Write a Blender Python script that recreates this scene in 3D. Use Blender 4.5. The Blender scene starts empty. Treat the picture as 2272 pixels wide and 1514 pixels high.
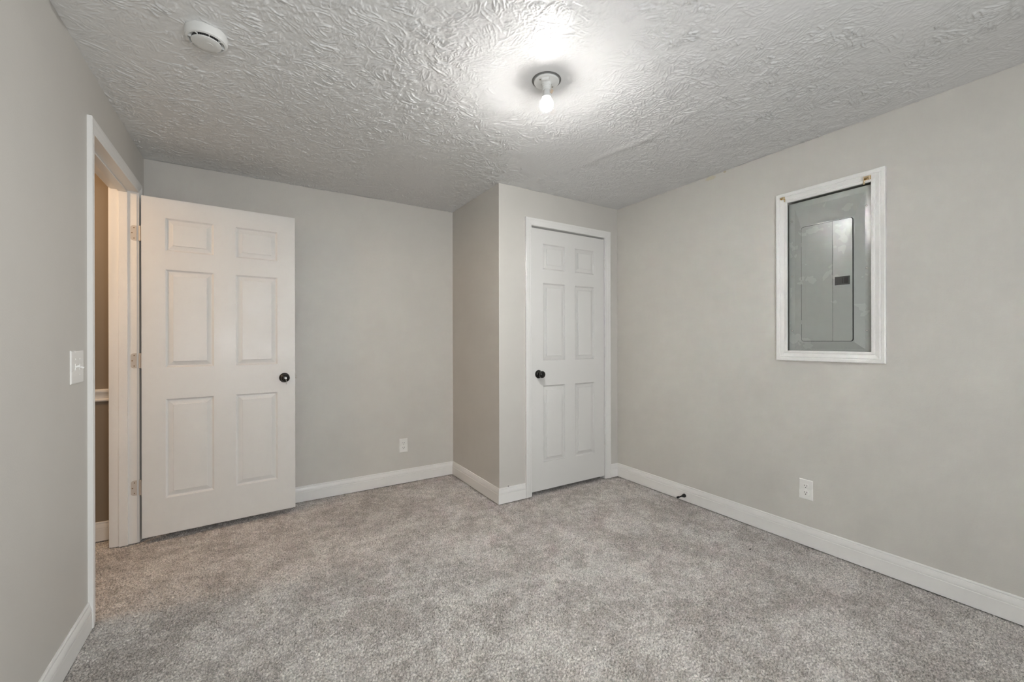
import bpy, bmesh, math, random
import numpy as np
from mathutils import Vector, Matrix

random.seed(7)
rng = np.random.default_rng(11)
S = bpy.context.scene
COL = S.collection

# ------------------------------------------------------------------ camera, world, exposure
CAM_F, YAW, ROLL, CY, CAM_H = 926.96, 0.5567, -0.0021, 756.16, 1.2
cd = bpy.data.cameras.new('camera')
cam = bpy.data.objects.new('camera', cd)
COL.objects.link(cam)
cd.sensor_fit = 'HORIZONTAL'
cd.sensor_width = 36.0
cd.lens = 36.0 * CAM_F / 2272.0
cd.shift_y = (CY - 757.0) / 2272.0
cd.clip_start = 0.02
fwd = Vector((math.sin(YAW), math.cos(YAW), 0))
cam.location = (0, 0, CAM_H)
cam.rotation_mode = 'QUATERNION'
cam.rotation_quaternion = fwd.to_track_quat('-Z', 'Y') @ Matrix.Rotation(ROLL, 4, 'Z').to_quaternion()
S.camera = cam

S.view_settings.view_transform = 'Standard'
S.view_settings.look = 'None'
S.view_settings.gamma = 1.0
S.view_settings.use_curve_mapping = False
S.view_settings.exposure = 0.0
w = bpy.data.worlds.new('world')
S.world = w
w.use_nodes = True
w.node_tree.nodes['Background'].inputs[0].default_value = (0.6, 0.65, 0.7, 1)
w.node_tree.nodes['Background'].inputs[1].default_value = 0.3

BULB_STRENGTH = 3450.0      # frosted bulb under the ceiling, the room's lamp
FILL_POWER = 37.0        # fill light added behind the camera, with no known source
HALL_POWER = 23.0           # warm lamp of the hall beyond the open door

def area_light(name, loc, rot, sx, sy, power, col):
    l = bpy.data.lights.new(name, 'AREA')
    l.shape = 'RECTANGLE'; l.size = sx; l.size_y = sy
    l.energy = power; l.color = col
    o = bpy.data.objects.new(name, l)
    o.location = loc; o.rotation_euler = rot
    COL.objects.link(o)
    return o

# ------------------------------------------------------------------ room numbers (metres)
H = 2.362
XL, XR, YB = -0.582, 2.754, 3.489
YC, XC = 2.656, 1.541
YF = -0.95                       # wall behind the camera
WT = 0.116                       # stud wall thickness
DY0, DY1, DZ = 2.472, 3.293, 2.090   # doorway to the hall
CX0, CX1, CZ = 1.831, 2.600, 2.088   # closet doorway
PY0, PY1, PZ0, PZ1 = 0.853, 1.275, 1.118, 2.042   # hole for the breaker panel
HX = -2.05                       # hall far wall
HY = 3.452                       # hall end wall
LX, LY = 1.117, 1.499            # lampholder

area_light('added_fill', (0.45, YF + 0.09, 1.35), (math.radians(90), 0, 0), 1.2, 0.9, FILL_POWER, (0.93, 0.97, 1.0))  # added fill inside the rear wall, lifts the whole room
hl = bpy.data.lights.new('hall_light', 'POINT')
hl.energy = HALL_POWER; hl.shadow_soft_size = 0.10; hl.color = (1.0, 0.67, 0.40)
ho = bpy.data.objects.new('hall_light', hl)
ho.location = (-1.40, 2.60, 2.10)
COL.objects.link(ho)

# ------------------------------------------------------------------ materials
def srgb(r, g, b):
    f = lambda c: (c / 255 / 12.92) if c / 255 <= 0.04045 else ((c / 255 + 0.055) / 1.055) ** 2.4
    return (f(r), f(g), f(b), 1)

def newmat(name, col, rough=0.5, metal=0.0, spec=0.5):
    m = bpy.data.materials.new(name)
    m.use_nodes = True
    b = m.node_tree.nodes['Principled BSDF']
    b.inputs['Base Color'].default_value = col
    b.inputs['Roughness'].default_value = rough
    b.inputs['Metallic'].default_value = metal
    b.inputs['Specular IOR Level'].default_value = spec
    return m, m.node_tree, b

class G:
    """small node builder"""
    def __init__(s, nt): s.t = nt
    def n(s, typ, **kw):
        nd = s.t.nodes.new(typ)
        for k, v in kw.items(): setattr(nd, k, v)
        return nd
    def link(s, a, b): s.t.links.new(a, b)
    def put(s, sock, v):
        if isinstance(v, bpy.types.NodeSocket): s.link(v, sock)
        else: sock.default_value = v
    def m(s, op, a, b=None, c=None, clamp=False):
        nd = s.n('ShaderNodeMath', operation=op, use_clamp=clamp)
        s.put(nd.inputs[0], a)
        if b is not None: s.put(nd.inputs[1], b)
        if c is not None: s.put(nd.inputs[2], c)
        return nd.outputs[0]
    def v(s, op, a, b=None, scale=None):
        nd = s.n('ShaderNodeVectorMath', operation=op)
        s.put(nd.inputs[0], a)
        if b is not None: s.put(nd.inputs[1], b)
        if scale is not None: s.put(nd.inputs['Scale'], scale)
        return nd.outputs[0]
    def sep(s, a):
        nd = s.n('ShaderNodeSeparateXYZ'); s.link(a, nd.inputs[0]); return nd.outputs
    def comb(s, x, y, z=0.0):
        nd = s.n('ShaderNodeCombineXYZ')
        s.put(nd.inputs[0], x); s.put(nd.inputs[1], y); s.put(nd.inputs[2], z)
        return nd.outputs[0]
    def noise(s, vec, scale, detail=2, rough=0.5, dist=0.0, out=0):
        nd = s.n('ShaderNodeTexNoise')
        s.link(vec, nd.inputs['Vector'])
        nd.inputs['Scale'].default_value = scale
        nd.inputs['Detail'].default_value = detail
        nd.inputs['Roughness'].default_value = rough
        nd.inputs['Distortion'].default_value = dist
        return nd.outputs[out]
    def ramp(s, x, lo, hi, a=0.0, b=1.0, smooth=True):
        nd = s.n('ShaderNodeMapRange')
        if smooth: nd.interpolation_type = 'SMOOTHSTEP'
        s.put(nd.inputs[0], x)
        nd.inputs[1].default_value = lo; nd.inputs[2].default_value = hi
        nd.inputs[3].default_value = a; nd.inputs[4].default_value = b
        return nd.outputs[0]
    def mix(s, f, a, b):
        nd = s.n('ShaderNodeMix', data_type='RGBA')
        s.put(nd.inputs[0], f); s.put(nd.inputs[6], a); s.put(nd.inputs[7], b)
        return nd.outputs[2]
    def pos(s):
        return s.n('ShaderNodeTexCoord').outputs['Object']
    def bump(s, h, dist, strength=1.0, normal=None):
        nd = s.n('ShaderNodeBump')
        nd.inputs['Strength'].default_value = strength
        nd.inputs['Distance'].default_value = dist
        s.link(h, nd.inputs['Height'])
        if normal is not None: s.link(normal, nd.inputs['Normal'])
        return nd.outputs[0]

WALL_COL = (0.64, 0.618, 0.576, 1)

def wall_material(name, spots=()):
    m, nt, b = newmat(name, WALL_COL, 0.5, 0, 0.4)
    g = G(nt); P = g.pos()
    h = g.noise(P, 170, 3, 0.55)
    h2 = g.noise(P, 6, 2, 0.5)
    n1 = g.bump(h, 0.0006, 0.6)
    n2 = g.bump(h2, 0.004, 0.5, n1)
    g.link(n2, b.inputs['Normal'])
    vcol = g.mix(g.ramp(g.noise(P, 3, 3, 0.6), 0.35, 0.65), WALL_COL, (0.626, 0.604, 0.564, 1))
    for (c, r, colr) in spots:
        d = g.v('DIVIDE', g.v('SUBTRACT', P, c), r)
        nd = g.n('ShaderNodeVectorMath', operation='LENGTH')
        g.link(d, nd.inputs[0])
        f = g.m('ADD', nd.outputs['Value'], g.m('MULTIPLY', g.noise(P, 60, 3), 0.8))
        vcol = g.mix(g.ramp(f, 1.1, 1.35, 1.0, 0.0), vcol, colr)
    g.link(vcol, b.inputs['Base Color'])
    return m

M_wall = wall_material('wall_paint')
M_wall_right = wall_material('wall_paint_right', [
    ((XR, 1.765, 2.345), (0.1, 0.045, 0.016), (0.62, 0.58, 0.47, 1)),
    ((XR, 1.66, 2.355), (0.1, 0.012, 0.008), (0.50, 0.44, 0.33, 1))])
M_wall_closet = wall_material('wall_paint_closet', [
    ((1.618, YC, 0.116), (0.007, 0.1, 0.004), (0.05, 0.045, 0.04, 1))])
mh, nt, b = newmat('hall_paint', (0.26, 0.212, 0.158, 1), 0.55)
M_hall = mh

def trim_material(name, col, rough, bumpd=0.0004):
    m, nt, b = newmat(name, col, rough, 0, 0.5)
    g = G(nt); P = g.pos()
    h = g.noise(g.v('MULTIPLY', P, (1, 1, 1)), 90, 3, 0.6)
    g.link(g.bump(h, bumpd, 0.6), b.inputs['Normal'])
    r = g.ramp(g.noise(P, 4, 2), 0.3, 0.7, rough - 0.05, rough + 0.07)
    g.link(r, b.inputs['Roughness'])
    return m
M_trim = trim_material('trim_white', (0.86, 0.85, 0.825, 1), 0.34)
M_door = trim_material('door_white', (0.78, 0.77, 0.745, 1), 0.36, 0.0003)
M_frame = trim_material('frame_white', (0.86, 0.855, 0.83, 1), 0.33)
M_plate = trim_material('plate_white', (0.88, 0.87, 0.84, 1), 0.28, 0.00005)
M_slot, _, _ = newmat('slot_dark', (0.012, 0.011, 0.010, 1), 0.6)
M_black, _, _ = newmat('black_void', (0.015, 0.014, 0.012, 1), 0.8)
M_bronze, nt, b = newmat('dark_bronze', (0.012, 0.011, 0.010, 1), 0.24, 0.35, 0.6)
M_rubber, _, _ = newmat('black_rubber', (0.004, 0.004, 0.004, 1), 0.5, 0, 0.3)
M_brass, _, _ = newmat('brass', (0.78, 0.64, 0.42, 1), 0.2, 1.0)
M_steel, _, _ = newmat('steel', (0.6, 0.6, 0.58, 1), 0.25, 1.0)
M_nickel, _, _ = newmat('dull_nickel', (0.36, 0.33, 0.29, 1), 0.35, 1.0)
M_hinge, _, _ = newmat('painted_hinge', (0.60, 0.555, 0.50, 1), 0.35)
M_wood, nt, b = newmat('raw_wood', (0.25, 0.16, 0.09, 1), 0.7)
M_porc, _, _ = newmat('porcelain', (0.80, 0.80, 0.78, 1), 0.18)
M_boxring, _, _ = newmat('box_ring', (0.18, 0.18, 0.175, 1), 0.5, 0.3)
M_plastic, _, _ = newmat('detector_plastic', (0.74, 0.74, 0.72, 1), 0.38)
M_grey, _, _ = newmat('grey_chamber', (0.10, 0.10, 0.10, 1), 0.5)
M_neck, _, _ = newmat('bulb_neck', (0.70, 0.70, 0.69, 1), 0.35)
M_tan, _, _ = newmat('tan_paper', (0.62, 0.50, 0.38, 1), 0.8)

# breaker panel enamel with scuffs
M_panel, nt, b = newmat('panel_enamel', (0.255, 0.275, 0.262, 1), 0.3, 0.0, 0.6)
g = G(nt); P = g.pos()
sc = g.noise(g.v('MULTIPLY', P, (1, 3, 1)), 38, 6, 0.72, 0.6)
sm = g.ramp(g.noise(P, 5, 3, 0.6), 0.52, 0.75)
f = g.m('MULTIPLY', g.m('MULTIPLY', g.ramp(sc, 0.62, 0.72), sm), 0.12)
g.link(g.mix(f, (0.345, 0.362, 0.342, 1), (0.44, 0.45, 0.42, 1)), b.inputs['Base Color'])
g.link(g.ramp(g.noise(P, 8, 3, 0.6), 0.30, 0.75, 0.20, 0.30), b.inputs['Roughness'])
g.link(g.bump(g.noise(P, 300, 2), 0.0002, 0.5), b.inputs['Normal'])

# bulb glass
mb = bpy.data.materials.new('bulb_glow'); mb.use_nodes = True
nt = mb.node_tree; nt.nodes.remove(nt.nodes['Principled BSDF'])
em = nt.nodes.new('ShaderNodeEmission')
em.inputs[0].default_value = (1.0, 0.985, 0.965, 1); em.inputs[1].default_value = BULB_STRENGTH
nt.links.new(em.outputs[0], nt.nodes['Material Output'].inputs[0])
g = G(nt)      # emission graded by height: upper globe dimmed to spare the ceiling
gz = g.sep(g.pos())[2]
g.link(g.ramp(gz, -0.0930, -0.0710, BULB_STRENGTH, 4.0), em.inputs[1])
M_bulb = mb

# ceiling paint; the stomped plaster relief is real geometry in the ceiling mesh
M_ceiling, nt, b = newmat('ceiling_paint', (0.82, 0.82, 0.812, 1), 0.40, 0, 0.5)
g = G(nt); P = g.pos()
g.link(g.bump(g.m('ADD', g.noise(P, 120, 3, 0.6), g.m('MULTIPLY', g.noise(P, 40, 2), 1.5)), 0.0010, 0.6), b.inputs['Normal'])

def carpet_material():
    m, nt, b = newmat('carpet', (0.4, 0.38, 0.36, 1), 0.95, 0, 0.1)
    g = G(nt); P = g.pos()
    big = g.noise(P, 3.4, 6, 0.68, 0.4)
    mid = g.noise(g.v('ADD', P, (4, 1, 0)), 17, 6, 0.75, 0.4)
    tone = g.m('ADD', g.m('MULTIPLY', big, 0.5), g.m('MULTIPLY', mid, 0.5))  # broad patches put the shading of leaning pile into the colour
    base = g.mix(g.ramp(tone, 0.40, 0.60), CARPET_A, CARPET_B)
    yarn = g.noise(P, 135, 4, 0.72, 0.6)
    pit_fleck = g.ramp(yarn, 0.30, 0.66, 0.42, 1.38)  # random yarn tone, its dark end painted as shaded pits
    nd = g.n('ShaderNodeVectorMath', operation='SCALE')
    g.link(base, nd.inputs[0]); g.link(pit_fleck, nd.inputs['Scale'])
    g.link(nd.outputs[0], b.inputs['Base Color'])
    b.inputs['Sheen Weight'].default_value = 0.15
    g.link(g.bump(g.noise(P, 330, 3, 0.65), 0.0025, 0.8), b.inputs['Normal'])
    return m
CARPET_A = (0.420, 0.388, 0.355, 1)
CARPET_B = (0.650, 0.618, 0.578, 1)
M_carpet = carpet_material()

# ------------------------------------------------------------------ mesh helpers
def obj(name, bm, mat=None, parent=None, smooth=False, auto=None):
    me = bpy.data.meshes.new(name)
    bmesh.ops.recalc_face_normals(bm, faces=bm.faces)
    bm.to_mesh(me); bm.free()
    mats = mat if isinstance(mat, (list, tuple)) else [mat]
    for mm in mats:
        if mm is not None: me.materials.append(mm)
    o = bpy.data.objects.new(name, me)
    COL.objects.link(o)
    if smooth:
        for p in me.polygons: p.use_smooth = True
        if auto is not None:
            me.set_sharp_from_angle(angle=math.radians(auto))
    if parent is not None: o.parent = parent
    return o

def struct(name, bm, mat, parent=None, **k):
    o = obj(name, bm, mat, parent, **k)
    if parent is None: o['kind'] = 'structure'
    return o

def empty(name, loc, rz=0.0):
    o = bpy.data.objects.new(name, None)
    COL.objects.link(o); o.location = loc; o.rotation_euler = (0, 0, rz)
    o.empty_display_size = 0.05
    return o

def tag(o, label, cat, group=None):
    o['label'] = label; o['category'] = cat
    if group: o['group'] = group
    return o

def add_box(bm, x0, x1, y0, y1, z0, z1, bev=0.0, seg=2, mi=0):
    r = bmesh.ops.create_cube(bm, size=1.0)
    vs = r['verts']
    for v in vs:
        v.co = Vector((x0 + (v.co.x + .5) * (x1 - x0), y0 + (v.co.y + .5) * (y1 - y0), z0 + (v.co.z + .5) * (z1 - z0)))
    fs = list({f for v in vs for f in v.link_faces})
    for f in fs: f.material_index = mi
    if bev > 0:
        es = list({e for v in vs for e in v.link_edges})
        bmesh.ops.bevel(bm, geom=es, offset=bev, segments=seg, affect='EDGES', profile=0.6)

def box(*a, **k):
    bm = bmesh.new(); add_box(bm, *a, **k); return bm

def add_lathe(bm, prof, seg=40, mat=None, cap0=True, cap1=True):
    """prof: list of (r, h) revolved about local Z; mat: 4x4 placing it"""
    mat = mat or Matrix()
    rings = []
    for r, h in prof:
        rings.append([bm.verts.new(mat @ Vector((r * math.cos(2 * math.pi * i / seg), r * math.sin(2 * math.pi * i / seg), h))) for i in range(seg)])
    for a, c in zip(rings, rings[1:]):
        for i in range(seg):
            j = (i + 1) % seg
            bm.faces.new((a[i], a[j], c[j], c[i]))
    if cap0: bm.faces.new(rings[0][::-1])
    if cap1: bm.faces.new(rings[-1])

def lathe(prof, seg=40, mat=None, **k):
    bm = bmesh.new(); add_lathe(bm, prof, seg, mat, **k); return bm

def axis_mat(origin, direction, up=None):
    q = Vector(direction).to_track_quat('Z', 'Y')
    return Matrix.Translation(origin) @ q.to_matrix().to_4x4()

def add_tube(bm, pts, r, seg=10):
    pts = [Vector(p) for p in pts]
    rings = []
    for i, p in enumerate(pts):
        d = (pts[min(i + 1, len(pts) - 1)] - pts[max(i - 1, 0)]).normalized()
        q = d.to_track_quat('Z', 'Y').to_matrix()
        rings.append([bm.verts.new(p + q @ Vector((r * math.cos(2 * math.pi * k / seg), r * math.sin(2 * math.pi * k / seg), 0))) for k in range(seg)])
    for a, c in zip(rings, rings[1:]):
        for i in range(seg):
            j = (i + 1) % seg
            bm.faces.new((a[i], a[j], c[j], c[i]))
    bm.faces.new(rings[0][::-1]); bm.faces.new(rings[-1])

def add_sweep(bm, prof, path, nrm_out, nrm_up, m0=0.0, m1=0.0):
    """profile (d, h): d out from the wall, h along nrm_up; m0, m1 = mitre: shift of the end per unit d"""
    a, c = Vector(path[0]), Vector(path[1])
    t = (c - a).normalized(); o, u = Vector(nrm_out), Vector(nrm_up)
    r0 = [bm.verts.new(a + o * d + u * h + t * (d * m0)) for d, h in prof]
    r1 = [bm.verts.new(c + o * d + u * h - t * (d * m1)) for d, h in prof]
    n = len(prof)
    for i in range(n):
        j = (i + 1) % n
        bm.faces.new((r0[i], r0[j], r1[j], r1[i]))
    bm.faces.new(r0); bm.faces.new(r1[::-1])

# ------------------------------------------------------------------ floor
# (the carpet relief is built after the ceiling's helpers, below)
# ------------------------------------------------------------------ ceiling
def value_noise(nx, ny, cell, r):
    """smooth random field on an nx x ny grid, features about `cell` grid steps wide"""
    gx, gy = int(nx / cell) + 4, int(ny / cell) + 4
    t = r.random((gx, gy))
    X = np.arange(nx) / cell; Y = np.arange(ny) / cell
    i = X.astype(int); j = Y.astype(int)
    fx = (X - i); fy = (Y - j)
    fx = fx * fx * (3 - 2 * fx); fy = fy * fy * (3 - 2 * fy)
    a = t[np.ix_(i, j)]; b_ = t[np.ix_(i + 1, j)]; c = t[np.ix_(i, j + 1)]; d = t[np.ix_(i + 1, j + 1)]
    FX = fx[:, None]; FY = fy[None, :]
    return (a * (1 - FX) + b_ * FX) * (1 - FY) + (c * (1 - FX) + d * FX) * FY

def ceiling_relief(x0, x1, y0, y1, st):
    """plaster stomped with a slap brush: fans of thin ridges, later slaps partly wiping earlier ones"""
    r = np.random.default_rng(5)
    nx, ny = int((x1 - x0) / st) + 1, int((y1 - y0) / st) + 1
    Z = np.zeros((nx, ny), np.float32)
    amp = 0.55 * value_noise(nx, ny, 0.75 / st, r) + 0.45 * value_noise(nx, ny, 0.28 / st, r)
    amp = np.clip((amp - 0.16) / 0.24, 0.50, 1.0)
    gx = x0 + np.arange(nx) * st; gy = y0 + np.arange(ny) * st
    dl = np.hypot(gx[:, None] - LX, gy[None, :] - LY)
    amp *= np.clip((dl - 0.16) / 0.34, 0.12, 1.0)
    N = 8000
    for k in range(N):
        cx, cy = r.uniform(x0 - .03, x1 + .03), r.uniform(y0 - .03, y1 + .03)
        th = r.uniform(0, 2 * math.pi)
        L = r.uniform(0.035, 0.11); Wd = r.uniform(0.03, 0.075)
        fan = r.uniform(-11, 11); curv = r.uniform(-4, 4)
        H0 = r.uniform(0.5, 1.0)
        R = max(L, Wd) * 0.75 + 0.012
        i0, i1 = max(0, int((cx - R - x0) / st)), min(nx, int((cx + R - x0) / st) + 2)
        j0, j1 = max(0, int((cy - R - y0) / st)), min(ny, int((cy + R - y0) / st) + 2)
        if i1 - i0 < 3 or j1 - j0 < 3: continue
        DX = (gx[i0:i1] - cx)[:, None]; DY = (gy[j0:j1] - cy)[None, :]
        c, s_ = math.cos(th), math.sin(th)
        U = DX * c + DY * s_; V = -DX * s_ + DY * c
        inside = np.clip(1.3 - ((U / (L * .55)) ** 2 + (V / (Wd * .6)) ** 2), 0, 1)
        Z[i0:i1, j0:j1] *= 1 - 0.45 * inside
        ns = int(Wd / 0.0064)
        for m in range(ns):
            v0 = (m + .5) / ns * Wd - Wd / 2 + r.normal(0, 0.0016)
            ln = L * r.uniform(0.2, 1.0); u0 = r.uniform(-.3, .3) * (L - ln)
            sl = fan * v0 + r.normal(0, 0.16); kk = curv + r.normal(0, 4)
            ph = r.uniform(0, 6.28); wl = r.uniform(0.0002, 0.0012)
            vc = v0 + sl * U + kk * U * U + wl * np.sin(U * r.uniform(80, 260) + ph)
            sg = r.uniform(0.0013, 0.0023)
            end = np.clip(1.15 - ((U - u0) / (ln * .5)) ** 4, 0, 1)
            h = H0 * r.uniform(0.25, 1.0) * np.exp(-((V - vc) / sg) ** 2 * .5 / (1 + sl * sl)) * end
            sub = Z[i0:i1, j0:j1]
            np.maximum(sub, h, out=sub)
    Z *= amp.astype(np.float32)
    Z = Z * 0.0066 + 0.0032 * (0.5 * value_noise(nx, ny, 0.022 / st, r) + 0.5 * value_noise(nx, ny, 0.0085 / st, r) - .5) * amp
    Z += 0.0045 * (value_noise(nx, ny, 0.35 / st, r) - .5)
    # old drywall seam, slightly proud
    A = np.array([1.88, 2.15]); Bp = np.array([1.94, 1.05]); d = (Bp - A) / np.hypot(*(Bp - A))
    px = gx[:, None] - A[0]; py = gy[None, :] - A[1]
    t = px * d[0] + py * d[1]; q = -px * d[1] + py * d[0] + 0.02 * np.sin(t * 9)
    Z += (0.005 * np.exp(-(q / 0.03) ** 2) * np.clip(t / .15, 0, 1) * np.clip((np.hypot(*(Bp - A)) - t) / .3, 0, 1)).astype(np.float32)
    return nx, ny, gx, gy, Z

def relief_object(name, gx, gy, Zw, slabs, mat):
    """height field mesh joined with plain slabs behind it: one structure object"""
    nx, ny = len(gx), len(gy); n = nx * ny
    co = np.empty((nx, ny, 3), np.float32)
    co[..., 0] = gx[:, None]; co[..., 1] = gy[None, :]; co[..., 2] = Zw
    bm = bmesh.new()
    for sl in slabs: add_box(bm, *sl)
    bm.verts.ensure_lookup_table(); bm.verts.index_update()
    sv = np.array([v.co[:] for v in bm.verts], np.float32)
    sf = [[v.index + n for v in f.verts] for f in bm.faces]; bm.free()
    ids = np.arange(n).reshape(nx, ny)
    q = np.stack([ids[:-1, :-1], ids[1:, :-1], ids[1:, 1:], ids[:-1, 1:]], -1).reshape(-1, 4)
    if name == 'ceiling': q = q[:, ::-1]
    loops = np.concatenate([q.ravel(), np.array(sf).ravel()]).astype(np.int32)
    verts = np.concatenate([co.reshape(-1, 3), sv])
    nf = len(q) + len(sf)
    me = bpy.data.meshes.new(name)
    me.vertices.add(len(verts)); me.vertices.foreach_set('co', verts.ravel())
    me.loops.add(len(loops)); me.loops.foreach_set('vertex_index', loops)
    me.polygons.add(nf)
    me.polygons.foreach_set('loop_start', np.arange(nf, dtype=np.int32) * 4)
    me.update(calc_edges=True)
    sm = np.ones(nf, bool); sm[len(q):] = False
    me.polygons.foreach_set('use_smooth', sm)
    me.materials.append(mat)
    o = bpy.data.objects.new(name, me); COL.objects.link(o)
    o['kind'] = 'structure'
    return o

x0, x1, y0, y1, st = XL - 0.004, XR + 0.004, YF - 0.004, YB + 0.004, 0.0030
nx, ny, gx, gy, Z = ceiling_relief(x0, x1, y0, y1, st)
relief_object('ceiling', gx, gy, H - Z, [(HX - 0.1, XR + 0.35, YF - 0.2, YB + 0.15, H + 0.010, H + 0.08),
                                         (HX - 0.1, XL - 0.004, YF - 0.2, YB + 0.15, H, H + 0.02)], M_ceiling)

def carpet_relief(x0, x1, y0, y1, st):
    """cut pile: every yarn end is a small leaning blob, heights and lean vary, pits between them are real, further dark ones are painted in the colour"""
    r = np.random.default_rng(21)
    nx, ny = int((x1 - x0) / st) + 1, int((y1 - y0) / st) + 1
    gx = x0 + np.arange(nx) * st; gy = y0 + np.arange(ny) * st
    pitch = 0.0072
    mx, my = int((x1 - x0) / pitch), int((y1 - y0) / pitch)
    tx = (np.arange(mx)[:, None] + r.uniform(-.1, 1.1, (mx, my))) * pitch
    ty = (np.arange(my)[None, :] + r.uniform(-.1, 1.1, (mx, my))) * pitch
    tx = tx.ravel(); ty = ty.ravel(); m = len(tx)
    lean = 6.28 * 1.6 * value_noise(mx, my, 24, r).ravel() + r.normal(0, .9, m)
    hgt = r.uniform(0.45, 1.0, m) * (0.85 + 0.15 * value_noise(mx, my, 12, r).ravel())
    a = r.uniform(0.0032, 0.0062, m); b_ = r.uniform(0.0021, 0.0031, m)
    ca, sa = np.cos(lean), np.sin(lean)
    ix = np.round(tx / st).astype(int); iy = np.round(ty / st).astype(int)
    Z = np.zeros((nx, ny), np.float32)
    K = 3
    for dx in range(-K, K + 1):
        for dy in range(-K, K + 1):
            jx, jy = ix + dx, iy + dy
            ok = (jx >= 0) & (jx < nx) & (jy >= 0) & (jy < ny)
            ex = jx * st - tx; ey = jy * st - ty
            u = (ex * ca + ey * sa) / a; v = (-ex * sa + ey * ca) / b_
            h = hgt * np.exp(-(u * u + v * v) * .9) * (1 + .25 * u.clip(-1, 1))
            np.maximum.at(Z, (jx[ok], jy[ok]), h[ok].astype(np.float32))
    Z = (Z - 1.0) * 0.0125 + 0.004 * (value_noise(nx, ny, 0.16 / st, r) - .5)
    return gx, gy, Z
gx, gy, Z = carpet_relief(-1.0, XR + 0.01, YF - 0.01, YB + 0.02, 0.0027)
relief_object('floor', gx, gy, Z, [(HX - 0.1, XR + 0.35, YF - 0.2, YB + 0.15, -0.06, -0.017),
                                   (HX - 0.1, -1.0, YF - 0.2, YB + 0.15, -0.02, -0.003)], M_carpet)

# ------------------------------------------------------------------ walls
def hole_wall(bm, axis, c0, c1, a0, a1, h0, h1, z0=0.0, z1=H, zt=H):
    """wall slab perpendicular to `axis` between c0 and c1, running a0..a1, with an opening h0..h1, z0..z1"""
    def s(p, q, zz0, zz1):
        if q - p < 1e-6 or zz1 - zz0 < 1e-6: return
        if axis == 'x': add_box(bm, c0, c1, p, q, zz0, zz1)
        else: add_box(bm, p, q, c0, c1, zz0, zz1)
    s(a0, h0, 0, zt); s(h1, a1, 0, zt); s(h0, h1, z1, zt)
    if z0 > 0: s(h0, h1, 0, z0)

bm = bmesh.new()
hole_wall(bm, 'x', XL - WT, XL, YF, YB, DY0 - 0.018, DY1 + 0.018, 0, DZ + 0.018)
struct('wall_left', bm, M_wall)
struct('wall_back', box(XL - WT, XR + 0.2, YB, YB + 0.1, 0, H), M_wall)
bm = bmesh.new()
hole_wall(bm, 'x', XR, XR + 0.10, YF, YB, PY0, PY1, PZ0, PZ1)
add_box(bm, XR + 0.10, XR + 0.2, YF, YB, 0, H)
struct('wall_right', bm, M_wall_right)
bm = bmesh.new()
hole_wall(bm, 'y', YC, YC + WT, XC, XR, CX0 - 0.018, CX1 + 0.018, 0, CZ + 0.018)
struct('wall_closet_front', bm, M_wall_closet)
struct('wall_closet_side', box(XC, XC + WT, YC + WT, YB, 0, H), M_wall)
WX0, WX1, WZ0, WZ1 = -0.15, 1.05, 0.9, 1.8
bm = bmesh.new()
hole_wall(bm, 'y', YF - 0.14, YF, XL - WT, XR + 0.2, WX0, WX1, WZ0, WZ1)
struct('wall_front', bm, M_wall)
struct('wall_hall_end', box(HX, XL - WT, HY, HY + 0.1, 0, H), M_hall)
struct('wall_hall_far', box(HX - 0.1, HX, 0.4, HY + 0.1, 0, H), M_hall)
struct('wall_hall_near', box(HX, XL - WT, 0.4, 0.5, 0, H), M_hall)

# unseen window behind the camera, added to go with the fill light
M_glass, nt, b = newmat('added_window_glass', (1, 1, 1, 1), 0.02)
b.inputs['Transmission Weight'].default_value = 1.0
bm = bmesh.new()
for (x0, x1, z0, z1) in ((WX0, WX1, WZ0, WZ0 + .05), (WX0, WX1, WZ1 - .05, WZ1), (WX0, WX0 + .05, WZ0 + .05, WZ1 - .05),
                         (WX1 - .05, WX1, WZ0 + .05, WZ1 - .05), (.5 * (WX0 + WX1) - .02, .5 * (WX0 + WX1) + .02, WZ0 + .05, WZ1 - .05)):
    add_box(bm, x0, x1, YF - .10, YF - .05, z0, z1)
win = struct('added_window_1', bm, M_trim)
obj('pane', box(WX0 + .05, WX1 - .05, YF - .078, YF - .072, WZ0 + .05, WZ1 - .05), M_glass, win)

# ------------------------------------------------------------------ baseboards
BH = 0.113
BPROF = [(0, 0), (0.0135, 0), (0.0135, 0.0685), (0.0128, 0.0700), (0.0105, 0.0706), (0.0105, 0.0722), (0.0122, 0.0735),
         (0.0120, 0.080), (0.0105, 0.088), (0.0085, 0.095), (0.0068, 0.1005), (0.0050, 0.1010), (0.0050, 0.1030),
         (0.0068, 0.1040), (0.0066, 0.1085), (0.0050, 0.1120), (0.0035, BH), (0, BH)]
UP = (0, 0, 1)
def baseboard(name, segs):
    bm = bmesh.new()
    for a, c, out, m0, m1 in segs:
        add_sweep(bm, BPROF, (Vector((a[0], a[1], 0)), Vector((c[0], c[1], 0))), (out[0], out[1], 0), UP, m0, m1)
    return struct(name, bm, M_trim)
CW = 0.057       # casing width
baseboard('baseboard_left', [((XL, YF), (XL, DY0 - 0.005 - CW), (1, 0), 1, 0), ((XL, DY1 + 0.005 + CW), (XL, YB), (1, 0), 0, 1)])
baseboard('baseboard_back', [((XL, YB), (XC, YB), (0, -1), 1, 1)])
baseboard('baseboard_closet_side', [((XC, YB), (XC, YC), (-1, 0), 1, -1)])
baseboard('baseboard_closet_front', [((XC, YC), (CX0 - .005 - CW, YC), (0, -1), -1, 0), ((CX1 + .005 + CW, YC), (XR, YC), (0, -1), 0, 1)])
baseboard('baseboard_right', [((XR, YC), (XR, YF), (-1, 0), 1, 1)])
baseboard('baseboard_front', [((XL, YF), (XR, YF), (0, 1), 1, 1)])
baseboard('baseboard_hall', [((HX, HY), (XL - WT, HY), (0, -1), 0, 0)])

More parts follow.
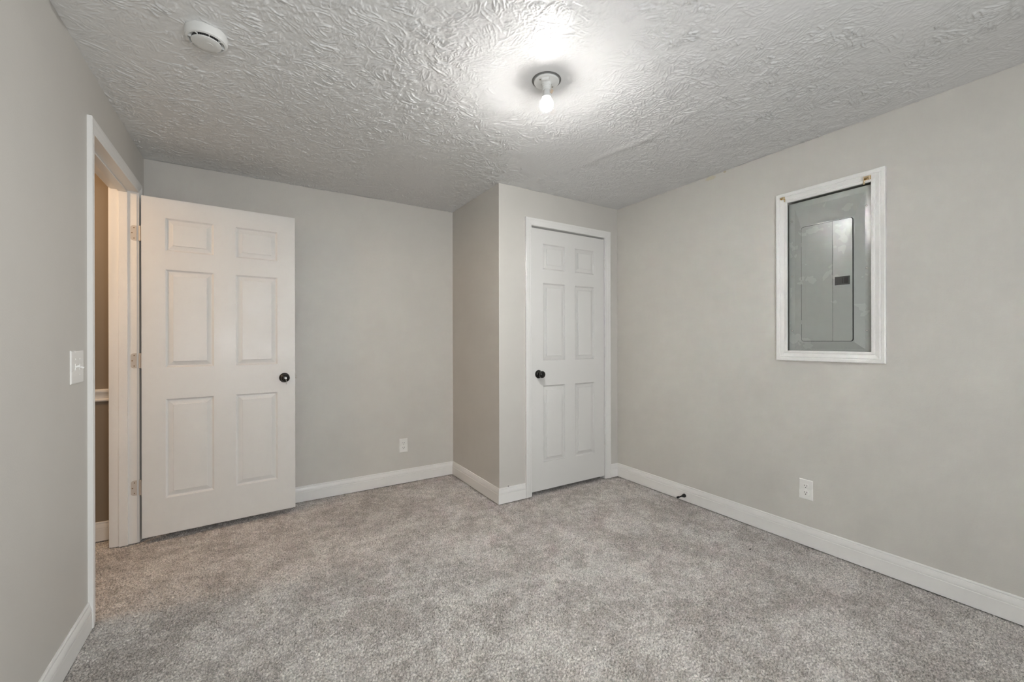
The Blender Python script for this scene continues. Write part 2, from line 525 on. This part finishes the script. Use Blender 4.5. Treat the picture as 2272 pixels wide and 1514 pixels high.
# hall chair rail
CR = [(0, 0), (0.012, 0), (0.018, 0.006), (0.018, 0.012), (0.010, 0.018), (0.012, 0.032), (0.016, 0.044), (0.022, 0.052),
      (0.026, 0.060), (0.026, 0.070), (0.020, 0.075), (0, 0.075)]
bm = bmesh.new()
add_sweep(bm, CR, (Vector((HX, HY, 0.838)), Vector((XL - WT, HY, 0.838))), (0, -1, 0), UP)
struct('trim_1', bm, M_trim)

# ------------------------------------------------------------------ door frames: jamb + casing
# casing profile: w from inner edge outward, d out from wall
CPROF = [(0, 0.0), (0, 0.0085), (0.003, 0.0105), (0.010, 0.0110), (0.012, 0.0095), (0.016, 0.0105), (0.026, 0.0135),
         (0.038, 0.0155), (0.040, 0.0145), (0.043, 0.0165), (0.054, 0.0170), (CW, 0.0150), (CW, 0.0)]
def casing(bm, A, B, zt, axis, plane, out, z0=0.0):
    """inverted-U casing round A..B (along axis 'x' or 'y'), top zt, on wall plane"""
    def P(s, z, d):
        return Vector((s, plane + out * d, z)) if axis == 'x' else Vector((plane + out * d, s, z))
    def strip(f0, f1):
        r0 = [bm.verts.new(f0(wd, d)) for wd, d in CPROF]; r1 = [bm.verts.new(f1(wd, d)) for wd, d in CPROF]
        n = len(CPROF)
        for i in range(n):
            j = (i + 1) % n
            bm.faces.new((r0[i], r0[j], r1[j], r1[i]))
        bm.faces.new(r0); bm.faces.new(r1[::-1])
    strip(lambda wd, d: P(A - wd, z0, d), lambda wd, d: P(A - wd, zt + wd, d))
    strip(lambda wd, d: P(B + wd, z0, d), lambda wd, d: P(B + wd, zt + wd, d))
    strip(lambda wd, d: P(A - wd, zt + wd, d), lambda wd, d: P(B + wd, zt + wd, d))

# entry doorway
bm = bmesh.new()
add_box(bm, XL - WT, XL, DY0 - 0.018, DY0, 0, DZ + 0.018)
add_box(bm, XL - WT, XL, DY1, DY1 + 0.018, 0, DZ + 0.018)
add_box(bm, XL - WT, XL, DY0, DY1, DZ, DZ + 0.018)
SX0, SX1 = XL - 0.080, XL - 0.040
add_box(bm, SX0, SX1, DY1 - 0.011, DY1, 0, DZ, 0.0015)
add_box(bm, SX0, SX1, DY0, DY0 + 0.011, 0, DZ, 0.0015)
add_box(bm, SX0, SX1, DY0 + 0.011, DY1 - 0.011, DZ - 0.011, DZ, 0.0015)
casing(bm, DY0 - 0.005, DY1 + 0.005, DZ + 0.005 - 0.006, 'y', XL, 1)
casing(bm, DY0 - 0.005, DY1 + 0.005, DZ + 0.005, 'y', XL - WT, -1)
fr1 = struct('trim_2', bm, M_trim)

# closet doorway
bm = bmesh.new()
add_box(bm, CX0 - 0.018, CX0, YC, YC + WT, 0, CZ + 0.018)
add_box(bm, CX1, CX1 + 0.018, YC, YC + WT, 0, CZ + 0.018)
add_box(bm, CX0, CX1, YC, YC + WT, CZ, CZ + 0.018)
add_box(bm, CX0, CX0 + 0.011, YC + 0.042, YC + 0.08, 0, CZ)
add_box(bm, CX1 - 0.011, CX1, YC + 0.042, YC + 0.08, 0, CZ)
add_box(bm, CX0 + 0.011, CX1 - 0.011, YC + 0.042, YC + 0.08, CZ - 0.011, CZ)
casing(bm, CX0 - 0.004, CX1 + 0.004, CZ + 0.001, 'x', YC, -1)
struct('trim_3', bm, M_trim)

# ------------------------------------------------------------------ six panel doors
def door_leaf(W, z0, z1, cols, rows, th=0.035):
    """leaf in local space: x 0..W, front face y=0 (looking to -Y), back y=th"""
    bm = bmesh.new()
    xs = sorted({0, W, *[v for c in cols for v in c]}); zs = sorted({z0, z1, *[v for r in rows for v in r]})
    rings = [(0.0, 0.0), (0.0020, 0.0010), (0.005, 0.0050), (0.009, 0.0092), (0.012, 0.0102), (0.0140, 0.0100), (0.036, 0.0042), (0.0368, 0.0012), (0.0382, 0.0006)]
    for face in (0, 1):
        Y = (lambda d: d) if face == 0 else (lambda d: th - d)
        vt = {}
        def V(x, d, z):
            k = (round(x, 5), round(d, 5), round(z, 5))
            if k not in vt: vt[k] = bm.verts.new((x, Y(d), z))
            return vt[k]
        for x0, x1 in zip(xs, xs[1:]):
            for a, c in zip(zs, zs[1:]):
                if (x0, x1) in cols and (a, c) in rows:
                    for (i0, d0), (i1, d1) in zip(rings, rings[1:]):
                        o = [V(x0 + i0, d0, a + i0), V(x1 - i0, d0, a + i0), V(x1 - i0, d0, c - i0), V(x0 + i0, d0, c - i0)]
                        n = [V(x0 + i1, d1, a + i1), V(x1 - i1, d1, a + i1), V(x1 - i1, d1, c - i1), V(x0 + i1, d1, c - i1)]
                        for k in range(4):
                            j = (k + 1) % 4
                            bm.faces.new((o[k], o[j], n[j], n[k]))
                    bm.faces.new(n)
                else:
                    bm.faces.new((V(x0, 0, a), V(x1, 0, a), V(x1, 0, c), V(x0, 0, c)))
    for (p, q) in (((0, z0), (W, z0)), ((W, z0), (W, z1)), ((W, z1), (0, z1)), ((0, z1), (0, z0))):
        bm.faces.new([bm.verts.new((x, y, z)) for x, y, z in ((p[0], 0, p[1]), (q[0], 0, q[1]), (q[0], th, q[1]), (p[0], th, p[1]))])
    bmesh.ops.remove_doubles(bm, verts=bm.verts, dist=1e-5)
    return bm

def knob(parent, cx, cz, y, sgn, name='knob'):
    """door knob on a leaf; sgn=-1 projects to local -Y"""
    mt = axis_mat((cx, y, cz), (0, sgn, 0))
    k = obj(name, lathe([(0.0001, 0.016), (0.0125, 0.016), (0.0120, 0.026), (0.0145, 0.031), (0.0225, 0.036), (0.0268, 0.043), (0.0275, 0.050),
                         (0.0255, 0.057), (0.0205, 0.062), (0.0135, 0.0648), (0.0001, 0.0655)], 40, mt), M_bronze, parent, True)
    obj('rosette', lathe([(0.0001, 0), (0.0325, 0), (0.0330, 0.003), (0.0310, 0.0075), (0.0265, 0.010), (0.0250, 0.0135), (0.0150, 0.0165), (0.0001, 0.0168)], 40, mt), M_bronze, k, True)
    return k

# open entry door: hinge at far jamb, leaf stands almost parallel to the back wall
DA = math.atan2(0.051, 0.813)
leaf = obj('door_1', door_leaf(0.813, 0.034, 2.064, [(0.109, 0.349), (0.464, 0.705)], [(0.250, 0.851), (1.041, 1.636), (1.748, 1.949)]), M_door)
leaf.location = (-0.554, 3.249, 0); leaf.rotation_euler = (0, 0, DA)
leaf['kind'] = 'structure'
kn = knob(leaf, 0.746, 0.947, 0.0, -1)
knob(leaf, 0.746, 0.947, 0.035, 1, 'knob')
# keyhole cylinder in the knob face
obj('keyhole', lathe([(0.0001, 0.064), (0.0075, 0.064), (0.0075, 0.0665), (0.0001, 0.0668)], 24, axis_mat((0.746, 0, 0.947), (0, -1, 0))), M_nickel, kn, True, 40)
bm = box(0.8125, 0.8145, 0.006, 0.029, 0.9185, 0.9755, 0.0005)
lp = obj('latch_plate', bm, M_nickel, leaf)
bm = box(0.8140, 0.8255, 0.010, 0.025, 0.938, 0.956, 0.003)
obj('latch_bolt', bm, M_nickel, lp)

def hinge_leafs(parent, zc, hh=0.0445):
    # jamb leaf (on the jamb face, y = DY1) seen from the room, in the frame's space
    bm = bmesh.new()
    x0, x1 = XL - 0.028, XL - 0.001
    n = 6; r = 0.014
    pts = [(x1, zc - hh), (x0 + r, zc - hh)]
    pts += [(x0 + r - r * math.sin(a), zc - hh + r - r * math.cos(a)) for a in [math.pi / 2 * i / n for i in range(1, n + 1)]]
    pts += [(x0 + r - r * math.cos(a), zc + hh - r + r * math.sin(a)) for a in [math.pi / 2 * i / n for i in range(0, n + 1)]]
    pts += [(x1, zc + hh)]
    f = bm.faces.new([bm.verts.new((x, DY1 - 0.0022, z)) for x, z in pts])
    ex = bmesh.ops.extrude_face_region(bm, geom=[f])
    for v in [e for e in ex['geom'] if isinstance(e, bmesh.types.BMVert)]: v.co.y += 0.003
    hg = obj('hinge', bm, M_hinge, parent)
    for sx, sz in ((x0 + 0.007, 0), (x0 + 0.016, 0.031), (x0 + 0.016, -0.031)):
        obj('screw', lathe([(0.0001, 0), (0.0033, 0), (0.0028, 0.0006), (0.0001, 0.0004)], 12, axis_mat((sx, DY1 - 0.0021, zc + sz), (0, -1, 0))), M_wood, hg, True)
    # door-edge leaf and knuckle
    c, s = math.cos(DA), math.sin(DA)
    kx, ky = -0.5665, DY1 - 0.004
    obj('knuckle', lathe([(0.0001, zc - hh), (0.0062, zc - hh), (0.0062, zc + hh), (0.0001, zc + hh)], 16, Matrix.Translation((kx, ky, 0))), M_hinge, hg, True, 40)
    bm = box(-0.0015, 0.0005, 0.002, 0.034, zc - hh, zc + hh, 0.0004)
    bmesh.ops.transform(bm, matrix=Matrix.Translation((-0.554, 3.249, 0)) @ Matrix.Rotation(DA, 4, 'Z'), verts=bm.verts)
    obj('edge_leaf', bm, M_hinge, hg)
for z in (1.845, 1.085, 0.328):
    hinge_leafs(fr1, z)

# closet door, shut
DW = 2.5955 - 1.8355
cl = obj('door_2', door_leaf(DW, 0.0255, 2.074, [(0.107, 0.329), (0.433, 0.648)], [(0.239, 0.846), (1.042, 1.654), (1.761, 1.963)]), M_door)
cl.location = (1.8355, YC + 0.003, 0); cl['kind'] = 'structure'
knob(cl, 0.062, 0.938, 0.0, -1)
for z in (1.859, 1.099, 0.337):
    bm = lathe([(0.0001, -0.0445), (0.0035, -0.0445), (0.0060, -0.041), (0.0060, 0.041), (0.0035, 0.0445), (0.0001, 0.0445)], 16,
               Matrix.Translation((DW + 0.003, -0.006, z)))
    obj('hinge', bm, M_door, cl, True, 40)

# key hanging in the knob of the open door
kt = empty('door_key', (0, 0, 0))
R = Matrix.Translation((-0.554, 3.249, 0)) @ Matrix.Rotation(DA, 4, 'Z')
kp = R @ Vector((0.746, -0.0665, 0.947))
kt.location = kp
kt.rotation_euler = (0, 0, DA)
bm = box(-0.0012, 0.0012, -0.010, 0.0, -0.0045, 0.0045, 0.0004)
obj('blade', bm, M_steel, kt)
bm = bmesh.new(); add_box(bm, -0.0035, 0.0035, -0.016, -0.009, -0.006, 0.007, 0.001)
obj('bow', bm, M_steel, kt)
bm = bmesh.new(); add_tube(bm, [(0, -0.0125, -0.005), (0.001, -0.013, -0.014), (0.0018, -0.0125, -0.040)], 0.0013, 8)
obj('wire', bm, M_steel, kt, True)
tag(kt, 'small steel key stuck in the dark knob of the open white door', 'key')

# ------------------------------------------------------------------ breaker panel in the right wall
def frame_mesh():
    # picture-frame moulding with mitred corners, w from inner edge
    bm = bmesh.new()
    y0, y1, z0, z1 = 0.860, 1.263, 1.137, 2.027
    FW = 0.060
    pr = [(0, 0), (0, 0.012), (0.004, 0.014), (0.012, 0.0145), (0.015, 0.0115), (0.020, 0.0125), (0.030, 0.016), (0.036, 0.0175), (0.039, 0.0155),
          (0.043, 0.0175), (0.056, 0.019), (FW, 0.017), (FW, 0)]
    def ring(wd, d):
        return [Vector((XR - d, y0 - wd, z0 - wd)), Vector((XR - d, y1 + wd, z0 - wd)), Vector((XR - d, y1 + wd, z1 + wd)), Vector((XR - d, y0 - wd, z1 + wd))]
    rs = [[bm.verts.new(p) for p in ring(*q)] for q in pr]
    n = len(rs)
    for i in range(n):
        a, c = rs[i], rs[(i + 1) % n]
        for k in range(4):
            j = (k + 1) % 4
            bm.faces.new((a[k], a[j], c[j], c[k]))
    return bm
fr = tag(obj('panel_frame', frame_mesh(), M_frame), 'white moulded picture-style frame round the grey breaker panel on the right wall', 'frame')
fr.name = 'wall_frame'

def brass_clip(y, z, flip, size=1.0):
    c = empty('clip_pivot', (0, 0, 0))
    bm = bmesh.new()
    X = XR - 0.0175
    add_box(bm, X - 0.0015, X, y - .010 * size, y + .010 * size, z - .006 * size, z + .009 * size, 0.0006)
    for s in (-1, 1):
        add_box(bm, X - 0.013 * size, X - .001, y + s * .0075 * size - .0013, y + s * .0075 * size + .0013, z - .006 * size, z + .006 * size, 0.0006)
    add_lathe(bm, [(0.0001, -.008 * size), (0.0038 * size, -.008 * size), (0.0038 * size, .008 * size), (0.0001, .008 * size)], 16,
              axis_mat((X - 0.009 * size, y, z + .003), (0, 1, 0)))
    add_lathe(bm, [(0.0001, 0), (0.0036, 0), (0.003, 0.0022), (0.0001, 0.003)], 14, axis_mat((X - .001, y, z - .001), (-1, 0, 0)))
    # leg reaching down to the inner edge
    add_box(bm, X - 0.003, X, y + flip * .010 * size - .003, y + flip * .010 * size + .003, z - .020 * size, z - .004 * size, 0.0006)
    bpy.data.objects.remove(c)
    return obj('brass_catch', bm, M_brass, fr)
brass_clip(1.283, 2.057, -1, 1.1)
brass_clip(0.872, 2.046, 1, 1.45)

pn = empty('breaker_panel', (XR + 0.02, 1.061, PZ0))
inv = Matrix.Translation(-Vector(pn.location))
def pobj(name, bm, mat, parent=None, **k):
    bmesh.ops.transform(bm, matrix=inv, verts=bm.verts)
    return obj(name, bm, mat, parent or pn, **k)
XCV = XR + 0.016
def cover_mesh():
    bm = bmesh.new()
    R = [(.861, 1.2650, 1.121, 2.020, 0.010), (.861, 1.265, 1.121, 2.020, 0.0), (.8945, 1.2315, 1.150, 1.988, 0.0), (.9370, 1.1960, 1.188, 1.869, -0.013)]
    rs = []
    for y0, y1, z0, z1, d in R:
        rs.append([bm.verts.new((XCV + d, y, z)) for y, z in ((y0, z0), (y1, z0), (y1, z1), (y0, z1))])
    for a, c in zip(rs, rs[1:]):
        for k in range(4):
            j = (k + 1) % 4
            bm.faces.new((a[k], a[j], c[j], c[k]))
    bm.faces.new(rs[-1])
    bm.faces.new(rs[0][::-1])
    return bm
pobj('cover', cover_mesh(), M_panel)
def rounded(bm, y0, y1, z0, z1, r, x0, x1, corners=(1, 1, 1, 1), n=6):
    pts = []
    for (cy, cz, a0, on) in ((y0, z0, math.pi, corners[0]), (y1, z0, 1.5 * math.pi, corners[1]), (y1, z1, 0, corners[2]), (y0, z1, .5 * math.pi, corners[3])):
        if not on: pts.append((cy, cz)); continue
        ccy = cy + (r if cy == y0 else -r); ccz = cz + (r if cz == z0 else -r)
        for i in range(n + 1):
            a = a0 + .5 * math.pi * i / n
            pts.append((ccy + r * math.cos(a), ccz + r * math.sin(a)))
    f0 = [bm.verts.new((x0, y, z)) for y, z in pts]; f1 = [bm.verts.new((x1, y, z)) for y, z in pts]
    bm.faces.new(f0); bm.faces.new(f1[::-1])
    for i in range(len(pts)):
        j = (i + 1) % len(pts)
        bm.faces.new((f0[i], f0[j], f1[j], f1[i]))
XP = XCV - 0.013
bm = bmesh.new(); rounded(bm, .9395, 1.1925, 1.1915, 1.8655, .014, XP - .0006, XP + .001)
pobj('door_gap', bm, M_black)
bm = bmesh.new()
rounded(bm, .9440, 1.0335, 1.1940, 1.8625, .012, XP - .0040, XP - .0002, (1, 0, 0, 1))
rounded(bm, 1.0355, 1.1900, 1.1940, 1.8625, .012, XP - .0030, XP - .0002, (0, 1, 1, 0))
add_box(bm, XP - .0036, XP - .0028, 1.168, 1.1695, 1.196, 1.860)
pd = pobj('panel_door', bm, M_panel)
# latch
bm = box(XP - .0062, XP - .0036, .9545, 1.0235, 1.503, 1.5495, .0012)
M_latch, _, _ = newmat('latch_dark', (0.03, 0.032, 0.03, 1), 0.35)
lt = pobj('latch', bm, M_latch, pd)
bm = bmesh.new()
add_box(bm, XP - .0072, XP - .0060, .962, .980, 1.510, 1.543, .0005)
add_box(bm, XP - .0070, XP - .0060, .985, .989, 1.510, 1.541, .0003)
pobj('latch_slide', bm, M_slot, lt)
bm = box(XP - .0050, XP - .0036, .974, .982, 1.481, 1.494, .0006)
pobj('lock_tab', bm, M_panel, pd)
for z in (1.762, 1.543, 1.305):
    bm = box(XP - .0055, XP - .0005, 1.189, 1.194, z - .012, z + .012, .001)
    pobj('hinge', bm, M_panel, pd)
for y in (1.248, .887):
    for z in ((1.915, 1.586, 1.256) if y > 1 else (1.913, 1.582, 1.250)):
        bm = lathe([(0.0001, 0), (0.0052, 0), (0.0050, 0.0018), (0.0032, 0.0034), (0.0001, 0.0040)], 18, axis_mat((XCV, y, z), (-1, 0, 0)))
        add_box(bm, XCV - .0044, XCV - .0036, y - .0035, y + .0035, z - .0005, z + .0005)
        pobj('screw', bm, M_steel, smooth=True, auto=50)
bm = bmesh.new()   # steel tub behind
tx = XR + 0.098
add_box(bm, tx - .004, tx, PY0 + .002, PY1 - .002, PZ0 + .002, PZ1 - .002)
pobj('tub', bm, M_black)
tag(pn, 'grey steel electrical breaker panel set into the right wall inside a white frame', 'breaker panel')

# ------------------------------------------------------------------ outlets and switch (local: x across, z up, +y out of the wall)
def plate_mesh(w_, h_, d=0.006, bev=0.003):
    bm = bmesh.new()
    rs = [(w_ / 2, h_ / 2, 0), (w_ / 2, h_ / 2, d * .35), (w_ / 2 - .0015, h_ / 2 - .0015, d * .75), (w_ / 2 - .0035, h_ / 2 - .0035, d)]
    q = [[bm.verts.new((sx * a, dd, sz * c)) for sx, sz in ((-1, -1), (1, -1), (1, 1), (-1, 1))] for a, c, dd in rs]
    bm.faces.new(q[0][::-1]); bm.faces.new(q[-1])
    for a, c in zip(q, q[1:]):
        for k in range(4):
            j = (k + 1) % 4
            bm.faces.new((a[k], a[j], c[j], c[k]))
    return bm
def make_outlet(loc, rz, label):
    t = empty('wall_outlet', loc, rz)
    p = obj('cover_plate', plate_mesh(.0705, .1155), M_plate, t)
    for s in (1, -1):
        zc = s * .0195
        bm = bmesh.new()
        # receptacle face: circle flattened top and bottom
        pts = []
        for i in range(40):
            a = 2 * math.pi * i / 40
            pts.append((.0172 * math.cos(a), max(-.0140, min(.0140, .0172 * math.sin(a)))))
        f0 = [bm.verts.new((x, .0055, zc + z)) for x, z in pts]; f1 = [bm.verts.new((x, .0074, zc + z)) for x, z in pts]
        bm.faces.new(f1)
        for i in range(40):
            j = (i + 1) % 40
            bm.faces.new((f0[i], f0[j], f1[j], f1[i]))
        rc = obj('receptacle', bm, M_plate, t)
        for sx, hh in ((-.0064, .0042), (.0064, .0034)):
            obj('slot', box(sx - .0012, sx + .0012, .0070, .0078, zc + .004 - hh, zc + .004 + hh), M_slot, rc)
        obj('slot', lathe([(0.0001, 0), (0.0026, 0), (0.0026, 0.0005), (0.0001, 0.0005)], 14, axis_mat((0, .0073, zc - .0072), (0, 1, 0))), M_slot, rc)
    obj('screw', lathe([(0.0001, 0), (0.0032, 0), (0.0028, 0.0010), (0.0001, 0.0012)], 14, axis_mat((0, .0060, 0), (0, 1, 0))), M_plate, t, True)
    tag(t, label, 'outlet')
    return t
make_outlet((1.086, YB, 0.3155), math.pi, 'small white duplex outlet low on the back wall right of the open door')
make_outlet((XR, 1.1675, 0.325), math.pi / 2, 'white duplex outlet low on the right wall below the breaker panel')

sw = empty('light_switch', (XL, 2.280, 1.101), -math.pi / 2)
obj('cover_plate', plate_mesh(.134, .128, .0048), M_plate, sw)
for s in (-1, 1):
    x = s * .023
    tg = obj('toggle', box(x - .0050, x + .0050, .0042, .0060, -.012, .012, .0006), M_plate, sw)
    bm = bmesh.new()
    add_box(bm, -.0028, .0028, 0, .014, -.0034, .0034, .001)
    bmesh.ops.transform(bm, matrix=Matrix.Translation((x, .0042, 0)) @ Matrix.Rotation(math.radians(22 if s > 0 else -22), 4, 'X'), verts=bm.verts)
    obj('lever', bm, M_plate, tg)
    for z in (-.030, .030):
        obj('screw', lathe([(0.0001, 0), (0.0034, 0), (0.0028, 0.0012), (0.0001, 0.0015)], 14, axis_mat((x, .0046, z), (0, 1, 0))), M_plate, sw, True)
tag(sw, 'white two-lever light switch plate on the left wall beside the open doorway', 'light switch')

# ------------------------------------------------------------------ door stop on the right baseboard
ds = empty('door_stop', (XR - 0.0135, 1.969, 0.040))
mt = axis_mat((0, 0, 0), (-1, 0, 0.03))
obj('base', lathe([(0.0001, 0), (0.0135, 0), (0.0140, 0.004), (0.0125, 0.014), (0.0085, 0.026), (0.0058, 0.036), (0.0050, 0.046), (0.0050, 0.070), (0.0001, 0.070)], 24, mt), M_rubber, ds, True)
obj('tip', lathe([(0.0001, 0.066), (0.0072, 0.066), (0.0076, 0.070), (0.0076, 0.083), (0.0060, 0.087), (0.0001, 0.088)], 24, mt), M_rubber, ds, True)
tag(ds, 'short black rubber-tipped door stop sticking out of the right baseboard just above the carpet', 'door stop')

# black speck on the carpet
bm = bmesh.new()
bmesh.ops.create_icosphere(bm, subdivisions=2, radius=0.0045)
for v in bm.verts: v.co = Vector((v.co.x * 1.5, v.co.y * .8, v.co.z * .6)) + Vector((random.uniform(-.0006, .0006),) * 3)
sp = obj('carpet_lint', bm, M_rubber, None, True)
sp.location = (2.419, 1.312, 0.0025)
tag(sp, 'tiny black speck of lint lying on the carpet at the right', 'lint')

# ------------------------------------------------------------------ lampholder and bulb
lf = empty('ceiling_lampholder', (LX, LY, H))
def L(prof, seg=48): return lathe(prof, seg)
obj('box_ring', L([(0.0585, 0.0), (0.0640, 0.0), (0.0645, -0.0035), (0.0625, -0.0050), (0.0595, -0.0050), (0.0585, -0.0005)][::-1]), M_boxring, lf, True, 40)
pl = obj('porcelain_base', L([(0.0001, -0.0035), (0.0540, -0.0035), (0.0565, -0.0060), (0.0565, -0.0105), (0.0545, -0.0125), (0.0300, -0.0150),
                        (0.0235, -0.0180), (0.0215, -0.0230), (0.0215, -0.0275), (0.0195, -0.0290), (0.0200, -0.0310), (0.0200, -0.0370), (0.0180, -0.0385), (0.0185, -0.0400), (0.0185, -0.046), (0.0150, -0.0465), (0.0001, -0.0465)]), M_porc, lf, True, 35)
for a in (0.2, 3.3):
    obj('screw', lathe([(0.0001, 0), (0.0040, 0), (0.0034, 0.0016), (0.0001, 0.002)], 14, axis_mat((.040 * math.cos(a), .040 * math.sin(a), -.0140), (0, 0, -1))), M_nickel, pl, True)
# pull-chain outlet lug on the near side of the base
bm = bmesh.new()
add_box(bm, -.017, .017, -.044, -.028, -.022, -.010, .004)
bmesh.ops.transform(bm, matrix=Matrix.Rotation(-0.78, 4, 'Z'), verts=bm.verts)
obj('outlet_lug', bm, M_porc, pl, True, 40)
bm = bmesh.new()
add_box(bm, -.014, .014, -.0006, .0006, -.010, .008)
bmesh.ops.transform(bm, matrix=Matrix.Translation((.044, .030, -.016)) @ Matrix.Rotation(-0.35, 4, 'Z') @ Matrix.Rotation(0.5, 4, 'Y'), verts=bm.verts)
obj('paper_scrap', bm, M_tan, lf)
tag(lf, 'white porcelain lampholder screwed to the textured ceiling, holding the lit bulb', 'lampholder')

ZB = H - 0.0445
bb = empty('light_bulb', (LX, LY, ZB))
bc = 2.254 - ZB
prof = [(0.0125, 0.004), (0.0130, -0.004), (0.0145, -0.012), (0.0185, -0.026), (0.0205, -0.0335)]
obj('neck', lathe(prof, 40), M_neck, bb, True, 60)
R0 = 0.0310
gl = [(0.0200, bc + 0.0300 - .002)]
gp = []
zt = -0.0335
gp.append((0.0203, zt))
cz = bc
for i in range(0, 22):
    a = math.radians(48) - math.radians(138) * i / 21
    gp.append((max(R0 * math.cos(a), 0.0001), cz + R0 * math.sin(a)))
obj('globe', lathe(gp, 48), M_bulb, bb, True)
tag(bb, 'lit frosted white bulb hanging bare from the ceiling lampholder', 'light bulb')

# ------------------------------------------------------------------ smoke detector
sd = empty('smoke_detector', (-0.1435, 1.944, H - 0.001))
R1 = 0.0675
obj('housing', lathe([(0.0001, 0), (R1 - .002, 0), (R1 - .002, -0.004), (R1, -0.005), (R1, -0.012), (R1 - .0005, -0.024), (R1 - .004, -0.0325), (R1 - .010, -0.0355),
                      (R1 - .012, -0.0330), (R1 - .014, -0.027), (0.0001, -0.027)], 64), M_plastic, sd, True, 40)
ch = obj('chamber', lathe([(0.0001, -0.026), (0.040, -0.026), (0.040, -0.0372), (0.0001, -0.0372)], 48), M_grey, sd, True, 40)
bm = bmesh.new()
for i in range(48):
    a = 2 * math.pi * i / 48
    mm = Matrix.Rotation(a, 4, 'Z')
    b2 = bmesh.new(); add_box(b2, .040, .046, -.0008, .0008, -.0375, -.0268)
    bmesh.ops.transform(b2, matrix=mm, verts=b2.verts)
    me = bpy.data.meshes.new('t'); b2.to_mesh(me); b2.free(); bm.from_mesh(me); bpy.data.meshes.remove(me)
obj('grille_fins', bm, M_grey, ch)
for i in range(8):
    a = 2 * math.pi * (i + .3) / 8
    bm = box(.038, R1 - .010, -.0013, .0013, -.0365, -.0270)
    bmesh.ops.transform(bm, matrix=Matrix.Rotation(a, 4, 'Z'), verts=bm.verts)
    obj('rib', bm, M_plastic, sd)
cap = obj('cap', lathe([(0.0001, -0.0365), (0.046, -0.0365), (0.0478, -0.0378), (0.0470, -0.0405), (0.0420, -0.0430), (0.0280, -0.0442), (0.0001, -0.0446)], 64), M_plastic, sd, True, 40)
bm = lathe([(0.0001, 0), (0.011, 0), (0.0105, -.0012), (0.0001, -.0014)], 28, Matrix.Translation((.010, -.008, -.0440)))
obj('test_button', bm, M_plastic, cap, True, 40)
tag(sd, 'round white smoke detector on the ceiling near the left wall', 'smoke detector')
